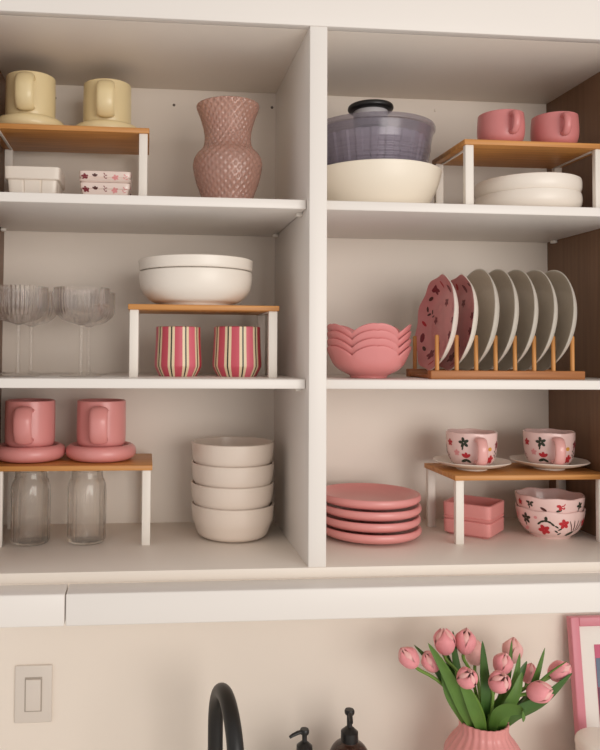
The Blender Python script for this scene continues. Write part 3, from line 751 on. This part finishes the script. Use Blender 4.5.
# ------------------------------------------------------------------ tulips in a fluted pink vase
Yt = .195
zvt = Z(482, 732.5, Yt-.045); hv = zvt-CT
xv, rn = span(460, 507, 731, Yt)
flute = lambda ph, r, z, i: (r*(1+.017*math.cos(24*ph)*(1 if r > .02 else 0)), z)
vt = Lathe(shell(prof([(.038, 0), (.044, .003), (.062, .035), (.071, .075), (.073, hv-.068), (.064, hv-.045), (rn*1.10, hv-.029), (rn*.97, hv-.018), (rn*.96, hv-.008), (rn*.98, hv)], 6), .004, .008), 176, flute)
tag(vt.build('fluted_vase', 'pink', None, loc(xv, Yt, CT), 0, 80), 'fluted pink ceramic vase holding the tulips', 'vase')

def frame_of(d):
    d = d.normalized(); a = d.cross(Vector((0, 1, 0)))
    a = a.normalized() if a.length > 1e-3 else Vector((1, 0, 0)); return a, d.cross(a).normalized(), d
def petal_mesh(o, d, spin, Rm, Hh, openk, inner):
    """one tulip petal as a curved thin shell, base at o, axis d"""
    A, B, D = frame_of(d); v = []; nu, nv = 6, 9
    def pt(u, t, off):
        rr = Rm*(math.sin(PI*min(1, .10+.62*t**.8))**.75)*(1 if t < .62 else 1-(1-openk*(.35 if inner else 1))*((t-.62)/.38)**1.7)*(.86 if inner else 1) + off
        half = (.78*PI/3)*(1.30 if not inner else 1.45)*(max(0, 1-(max(0, t-.30)/.70)**2.4))**.5
        ph = spin+u*half
        return o + A*(rr*math.cos(ph)) + B*(rr*math.sin(ph)) + D*(Hh*t*(1-.10*u*u))
    for off in (0, -.0009):
        for i in range(nv+1):
            for j in range(nu+1): v.append(pt(-1+2*j/nu, i/nv, off))
    f = []; n1 = (nv+1)*(nu+1)
    for i in range(nv):
        for j in range(nu):
            a = i*(nu+1)+j; q = (a, a+1, a+nu+2, a+nu+1); f.append(q); f.append(tuple(x+n1 for x in q[::-1]))
    return v, f
def leaf_mesh(pts, wmax, side, fold=.25):
    P = spl(pts, 6); n = len(P); v = []; f = []
    s0 = Vector(side).normalized()
    for off in (0, 1):
        for i, p in enumerate(P):
            t = (P[min(i+1, n-1)]-P[max(0, i-1)]).normalized(); s = (s0-t*s0.dot(t)).normalized(); nr = s.cross(t)
            q = i/(n-1); w = wmax*max(.02, (math.sin(PI*min(1, .12+.88*q**.9))**.8 if q < 1 else .02))
            for j in (-1, -.5, 0, .5, 1): v.append(p + s*(w*j) + nr*(fold*w*abs(j)) - nr*(.0009*off))
    m = n*5
    for i in range(n-1):
        for j in range(4):
            a = i*5+j; q = (a, a+1, a+6, a+5); f.append(q); f.append(tuple(x+m for x in q[::-1]))
    return v, f
def tulip(head, Yh, base, tilt, size, label, leaves=(), openk=.35, mat='petal', base_px=None):
    """head: bloom's centre pixel; tilt: direction the bloom points (x right, y away, z up)"""
    h = W(head[0], head[1], Yh); d = Vector(tilt).normalized(); Hh = size; o = h - d*(Hh*.5)
    b = Vector((xv+base[0], Yt+base[1], zvt-.09)); nk = Vector((xv+base[0]*1.3, Yt+base[1]*1.3, zvt+.004))
    root = thing('tulip', label, 'flower', (nk.x, nk.y, nk.z+ZO), 0, 'pink tulips in the vase')
    R = lambda q: q-nk
    mid = nk.lerp(o, .55) + Vector((0, 0, .012)) - d*.0
    sweep('stem', [R(q) for q in spl([b, nk, mid, o-d*.012, o+d*.002], 6)], .0032, .0032, 'stem', root, (0, 1, 0), 10)
    sp0 = random.uniform(0, 2)
    for k in range(6):
        v, f = petal_mesh(R(o), d, sp0+k*PI/3, size*.42, Hh*(1.0 if k % 2 == 0 else 1.03), openk, k % 2 == 1)
        mesh('petal', v, f, mat if k % 2 == 0 else ('petal_lt' if mat == 'petal' else mat), root, None, 0, True, 80)
    for lf in leaves:
        pts, ys, wd, side, mt = lf
        P = [nk+Vector((0, 0, -.03))] + [W(a[0], a[1], y) for a, y in zip(pts, ys)]
        v, f = leaf_mesh([R(q) for q in P], wd, side); mesh('leaf', v, f, mt, root, None, 0, True, 80)
    return root
S = .0455
tulip((408.5, 657), Yt-.02, (-.018, -.006), (-.62, -.2, .75), S, 'pink tulip leaning farthest out towards the faucet', [(((455, 700), (436, 668), (414, 645)), (Yt-.01, Yt-.005, Yt+.005), .0085, (1, -.5, .3), 'leaf_dk')])
tulip((430.5, 661), Yt-.005, (-.012, .006), (-.55, -.2, .8), S*.95, 'small pink tulip beside the one leaning towards the faucet', [(((462, 712), (449, 690), (441, 660)), (Yt-.02, Yt-.025, Yt-.02), .013, (1, -.4, .2), 'leaf')])
tulip((444.5, 641), Yt, (-.008, -.004), (-.12, -.1, 1), S*1.08, 'upright pink tulip standing tallest, with leaf rising past it', [(((466, 712), (446, 672), (428, 643)), (Yt-.03, Yt-.035, Yt-.03), .012, (1, -.3, .2), 'leaf'), (((450, 665), (440, 645), (436, 633)), (Yt+.02, Yt+.02, Yt+.02), .006, (1, 0, .2), 'leaf_dk')])
tulip((465.5, 641), Yt+.005, (-.002, .008), (.05, -.15, 1), S*1.05, 'tall pink tulip with a petal curling out, beside dark upright leaf', [(((462, 690), (455, 658), (453, 631)), (Yt+.01, Yt+.012, Yt+.012), .009, (1, .2, 0), 'leaf_dk')], .55)
tulip((467, 678), Yt-.055, (-.004, -.012), (-.02, -.75, .75), S*.98, 'open pink tulip facing the room, over pale green stem', [(((476, 715), (466, 690), (455, 672)), (Yt-.04, Yt-.045, Yt-.045), .011, (1, -.2, .1), 'leaf')], .5)
tulip((475, 652), Yt+.05, (.004, .016), (.1, .2, 1), S*1.05, 'pale pink tulip standing behind the others next to tall leaf', [(((486, 700), (484, 670), (482.5, 641)), (Yt-.02, Yt-.02, Yt-.018), .0105, (1, -.1, 0), 'leaf_dk')], .3, 'petal_lt')
tulip((503, 663), Yt-.005, (.006, -.004), (.12, -.35, .95), S*.98, 'rounded pink tulip just above the open one', [(((500, 700), (508, 675), (512, 640)), (Yt+.01, Yt+.01, Yt+.015), .0075, (1, 0, .2), 'leaf')], .3)
tulip((499.5, 682), Yt-.05, (.005, -.014), (.1, -.75, .75), S*1.02, 'open pink tulip with loose petal over drooping leaf', [(((497, 716), (510, 709), (523, 712), (523, 722)), (Yt-.035, Yt-.05, Yt-.065, Yt-.075), .011, (.3, -.3, -1), 'leaf')], .55)
tulip((512.5, 650), Yt+.045, (.012, .014), (.2, .1, 1), S*1.05, 'pale tulip bud half hidden behind a pointed leaf', [(((503, 710), (514, 685), (520, 653)), (Yt-.02, Yt-.02, Yt-.015), .0095, (1, -.2, .3), 'leaf')], .25, 'petal_lt')
tulip((540, 692), Yt-.045, (.016, -.010), (.75, -.5, .35), S*1.02, 'pink tulip facing out low beside the broad leaf', [(((505, 712), (516, 692), (522, 672)), (Yt-.03, Yt-.035, Yt-.03), .0115, (1, -.2, .4), 'leaf'), (((512, 712), (530, 693), (545, 648)), (Yt, Yt+.0, Yt+.005), .0105, (1, 0, .5), 'leaf')], .5)
tulip((560, 671), Yt+.0, (.018, .004), (.85, -.1, .5), S*1.0, 'pink tulip leaning towards the picture frame with leaf over it', [(((515, 716), (545, 700), (572, 673)), (Yt-.02, Yt-.025, Yt-.02), .0165, (-.5, -.25, .8), 'leaf_dk'), (((530, 693), (548, 675), (567, 661)), (Yt-.01, Yt-.015, Yt-.015), .0062, (.4, -.3, .8), 'leaf')], .3)
tulip((529, 673), Yt+.04, (.014, .012), (.4, .1, 1), S*.85, 'small pink tulip mostly hidden among leaves', [(((498, 712), (504, 694), (507, 678)), (Yt-.01, Yt-.01, Yt-.01), .010, (1, -.1, .2), 'leaf'), (((508, 705), (518, 680), (527, 661)), (Yt-.005, Yt-.005, Yt), .010, (1, -.2, .3), 'leaf_dk')], .3)
